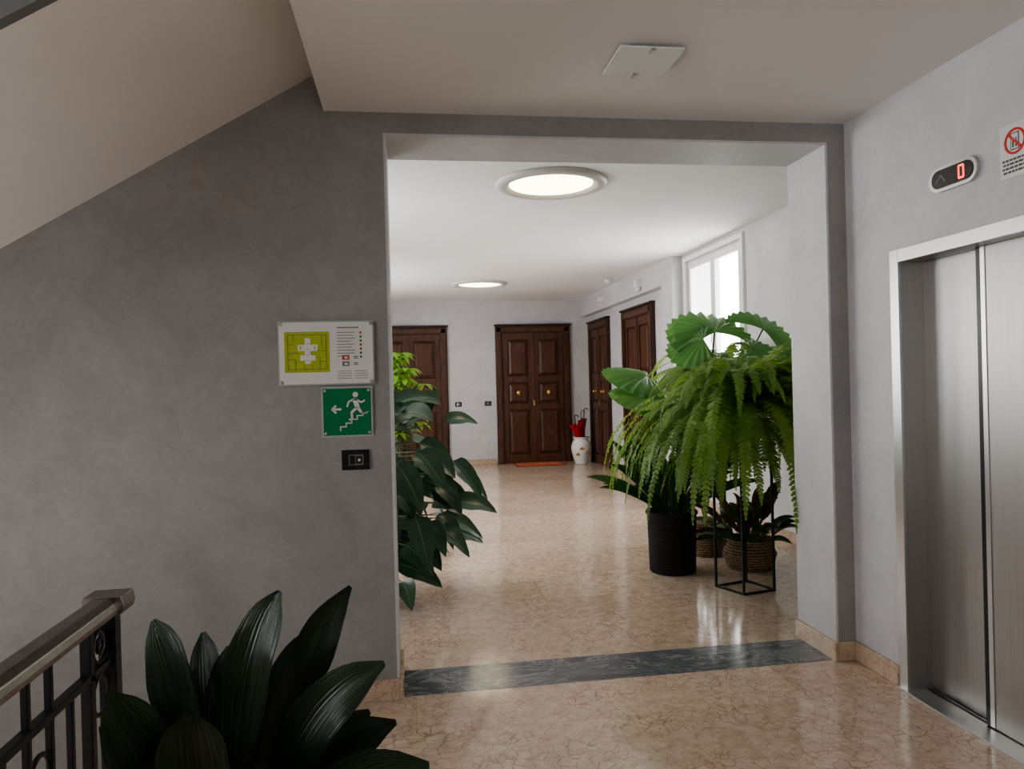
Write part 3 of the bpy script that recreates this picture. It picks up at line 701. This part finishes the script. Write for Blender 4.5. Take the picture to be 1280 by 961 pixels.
# black pot plant (right)
C = Vector((2.0, 5.45, 0)); e = empty('potted_strap_leaf_plant', C)
m = MB(); pot(m, C.x, C.y, 0.175, 0.185, 0.47, M_bpot, seg=96, rib=0.012, nr=32); m.build('pot', loc=C, parent=e)
m = MB()
for i in range(44):
    az = R.uniform(-math.pi, math.pi)
    if i < 14: az = R.uniform(2.6, 4.2)
    out = Vector((math.cos(az), math.sin(az), 0)); L = R.uniform(0.45, 0.72); el = R.uniform(0.6, 1.45)
    b0 = C+out*0.05+Vector((0, 0, 0.42)); d = (out*math.cos(el)+Vector((0, 0, math.sin(el))))
    tip = b0+d*L+Vector((0, 0, -0.10 if el < 1 else 0.0))
    tip += out*0.06
    m.leaf(b0, b0+d*L*0.55+Vector((0, 0, 0.08)), tip, R.uniform(0.055, 0.085), out*0.4+Vector((0, -0.7, 0.6)), M_strap, prof=strapprof, n=12, fold=0.3)
m.build('leaves', loc=C, parent=e, recalc=False)

# plant stand
m = MB(); A = [(2.233, 4.72), (2.483, 4.775), (2.40, 5.03), (2.14, 4.96)]; tt = 0.007; H = 0.92
def sq(p, q):
    P, Q = Vector(p), Vector(q)
    d = (Q-P).normalized(); up = Vector((0, 0, 1)) if abs(d.z) < 0.5 else Vector((A[1][0]-A[0][0], A[1][1]-A[0][1], 0)).normalized()
    a = d.cross(up).normalized()*tt; c = d.cross(a).normalized()*tt; P = P-d*tt; Q = Q+d*tt
    v = [P+a+c, P-a+c, P-a-c, P+a-c, Q+a+c, Q-a+c, Q-a-c, Q+a-c]
    m.add(v, [(0,1,2,3),(7,6,5,4),(0,4,5,1),(1,5,6,2),(2,6,7,3),(3,7,4,0)], M_iron)
for i in range(4):
    a, b_ = A[i], A[(i+1) % 4]
    for z in (tt, H-tt): sq((*a, z), (*b_, z))
    sq((*a, tt), (*a, H-tt))
sq((*A[0], H-tt), (*A[2], H-tt)); sq((*A[1], H-tt), (*A[3], H-tt))
SC = Vector((sum(a[0] for a in A)/4, sum(a[1] for a in A)/4, 0))
m.build('plant_stand', loc=SC)

def frond(m, b0, az, L, e0, e1, mat, pl=0.065, n=40, twist=0.0, pw=0.8, xmax=9):
    p = Vector(b0); st_ = L/n; pts = []; tgs = []
    for i in range(n+1):
        t = i/n; el = e0+(e1-e0)*(t**pw)
        a = az+twist*t
        tg = Vector((math.cos(a)*math.cos(el), math.sin(a)*math.cos(el), math.sin(el)))
        if p.x > xmax and tg.x > 0: tg.x = 0; tg.normalize()
        pts.append(p.copy()); tgs.append(tg); p = p+tg*st_
    v = []; f = []
    for i in range(n+1):
        sd = Vector((-math.sin(az), math.cos(az), 0)); v += [pts[i]+sd*0.0025, pts[i]-sd*0.0025]
        if i < n: f.append((2*i, 2*i+1, 2*i+3, 2*i+2))
    m.add(v, f, mat)
    v = []; f = []
    for i in range(3, n+1):
        t = i/n; l = pl*min(1, (t*5)**0.7)*(1-t**3.0)**0.8+0.006
        sd = Vector((-math.sin(az), math.cos(az), 0)); tg = tgs[i]; nn = sd.cross(tg)
        for s_ in (-1, 1):
            d = (sd*s_*0.94+tg*0.28+nn*R.uniform(-0.25, 0.25)+Vector((0, 0, -0.22))).normalized()*l*R.uniform(0.85, 1.1)
            wv = tg*st_*0.48; o = len(v)
            v += [pts[i]-wv*0.7, pts[i]+wv*0.7, pts[i]+d*0.6+wv, pts[i]+d, pts[i]+d*0.5-wv]
            f.append((o, o+1, o+2, o+3, o+4))
    m.add(v, f, mat)
C = Vector((SC.x, SC.y, H)); e = empty('potted_fern', C)
m = MB(); pot(m, C.x, C.y, 0.10, 0.135, 0.24, M_bask, z0=H); m.build('pot', loc=C, parent=e)
m = MB(); B = C+Vector((0, 0, 0.24))
for i in range(270):
    az = R.uniform(-math.pi, math.pi)
    lf = 1.0-0.22*max(0.0, -math.cos(az))
    if i % 10 < 6:
        L = R.uniform(0.95, 1.75)*lf; e0 = R.uniform(1.35, 1.56); e1 = R.uniform(-1.57, -1.46); pw = R.uniform(0.48, 0.68)
    elif i % 10 < 9:
        L = R.uniform(0.8, 1.15)*lf; e0 = R.uniform(1.38, 1.56); e1 = R.uniform(-1.5, -1.0); pw = R.uniform(1.0, 1.6)
    else:
        L = R.uniform(0.5, 0.8); e0 = R.uniform(0.2, 0.8); e1 = R.uniform(-1.5, -1.3); pw = 0.6
    frond(m, B+Vector((0.06*math.cos(az), 0.06*math.sin(az), 0)), az, L, e0, e1, M_fern, pl=R.uniform(0.045, 0.07), n=46, twist=R.uniform(-0.5, 0.5), pw=pw)
m.build('fronds', loc=C, parent=e, recalc=False)

# fan palm
def fan(m, c, normal, point, Rr, mat, spread=1.9, n=30):
    nrm = Vector(normal).normalized(); p = Vector(point); p = (p-nrm*p.dot(nrm)).normalized(); q = nrm.cross(p)
    c = Vector(c); v = [c]; f = []
    rings = 6
    for r in range(1, rings+1):
        for i in range(n+1):
            a = -spread+2*spread*i/n; rr = Rr*r/rings*(1-0.10*abs(a/spread)**2)
            if r == rings: rr *= (1.0 if i % 2 else 0.93)
            z = (0.028 if i % 2 else -0.028)*Rr*(r/rings) - 0.25*Rr*(r/rings)**2.2*(0.5+0.5*abs(a/spread))
            v.append(c+p*math.cos(a)*rr+q*math.sin(a)*rr+nrm*z)
    for i in range(n): f.append((0, 1+i, 2+i))
    for r in range(rings-1):
        for i in range(n):
            a = 1+r*(n+1)+i; f.append((a, a+1, a+n+2, a+n+1))
    m.add(v, f, mat, False)
C = Vector((2.46, 5.90, 0)); e = empty('potted_fan_palm', C)
m = MB(); pot(m, C.x, C.y, 0.14, 0.15, 0.29, M_bask, belly=0.02); m.build('pot', loc=C, parent=e)
m = MB()
fans = [((2.50, 5.70, 1.86), (0.0, -0.6, 0.8), (-0.15, 0.3, 1), 0.41), ((2.36, 5.60, 1.80), (-0.4, -0.5, 0.75), (-1, 0, 0.45), 0.32),
        ((2.92, 5.70, 1.88), (0.2, -0.6, 0.7), (0.8, 0, 0.9), 0.34), ((1.95, 5.80, 1.52), (0.15, -0.35, 0.93), (-1, 0.0, 0.12), 0.38),
        ((1.93, 5.60, 1.37), (0.1, -0.35, 0.95), (-1, -0.2, -0.08), 0.36), ((2.72, 5.5, 1.72), (0.1, -0.6, 0.8), (0.5, -0.5, 0.3), 0.28)]
for c, nn, pp, rr in fans:
    c = Vector(c); b0 = C+Vector((0, 0, 0.26)); mid = b0*0.45+c*0.55+Vector(((b0.x-c.x)*0.22, (b0.y-c.y)*0.22, 0.12))
    pts = [b0*(1-t)**2+mid*2*t*(1-t)+c*t*t for t in [k/8 for k in range(9)]]
    m.tube(pts, 0.006, M_stem, 6); fan(m, c, nn, pp, rr, M_fan)
m.build('leaves', loc=C, parent=e, recalc=False)

# low basket with reddish leaves
C = Vector((2.62, 5.42, 0)); e = empty('potted_croton', C)
m = MB(); pot(m, C.x, C.y, 0.175, 0.165, 0.23, M_bask, belly=0.035); m.build('pot', loc=C, parent=e)
m = MB()
for i in range(46):
    az = R.uniform(-math.pi, math.pi); out = Vector((math.cos(az), math.sin(az), 0)); el = R.uniform(0.2, 1.4); L = R.uniform(0.2, 0.5)
    b0 = C+out*0.03+Vector((0, 0, 0.18)); d = out*math.cos(el)+Vector((0, 0, math.sin(el))); b1 = b0+d*L*0.5
    m.tube([b0, b1], 0.003, M_stem, 5)
    m.leaf(b1, b1+d*L*0.35+Vector((0, 0, 0.04)), b1+d*L*0.6+out*0.04+Vector((0, 0, -0.03)), 0.08, out*0.3+Vector((0, -0.5, 0.8)), M_croton if i % 3 else M_strap, n=7)
m.build('leaves', loc=C, parent=e, recalc=False)
# second fern, on a tall pedestal stand behind
C = Vector((2.78, 6.25, 0)); e = empty('potted_fern.001', C)
m = MB()
m.lathe([(0.13, 0), (0.13, 0.02), (0.03, 0.03), (0.025, 1.18), (0.12, 1.19), (0.12, 1.21)], C.x, C.y, M_iron, 24)
pot(m, C.x, C.y, 0.10, 0.13, 0.18, M_baskL, z0=1.21); m.build('pot', loc=C, parent=e)
m = MB(); B = C+Vector((0, 0, 1.38))
for i in range(150):
    az = R.uniform(-math.pi, math.pi); L = R.uniform(0.7, 1.25)*(1-0.15*max(0, -math.cos(az))); e0 = R.uniform(1.1, 1.54); e1 = R.uniform(-1.55, -1.3)
    frond(m, B+Vector((0.05*math.cos(az), 0.05*math.sin(az), 0)), az, L, e0, e1, M_fern, pl=0.065, n=36, xmax=3.10, pw=R.uniform(0.6, 1.1))
m.build('fronds', loc=C, parent=e, recalc=False)

# ------------------------------------------------------------------ world / camera
wd = bpy.data.worlds.new('daylight'); bpy.context.scene.world = wd; wd.use_nodes = True
bg = wd.node_tree.nodes['Background']; bg.inputs['Color'].default_value = (0.98, 0.98, 0.98, 1); bg.inputs['Strength'].default_value = 10.5
try:
    bpy.context.scene.view_settings.look = 'AgX - Medium High Contrast'
except Exception as ex_:
    print('look', ex_)

cam = bpy.data.cameras.new('camera'); co = bpy.data.objects.new('camera', cam); bpy.context.scene.collection.objects.link(co)
cam.sensor_width = 36; cam.lens = 36*914/1280; cam.clip_start = 0.05
co.matrix_world = Matrix.Translation((0, 0, 1.5)) @ Matrix.Rotation(math.radians(-8.1), 4, 'Z') @ Matrix.Rotation(math.radians(90-0.22), 4, 'X') @ Matrix.Rotation(math.radians(-1.5), 4, 'Z')
bpy.context.scene.camera = co
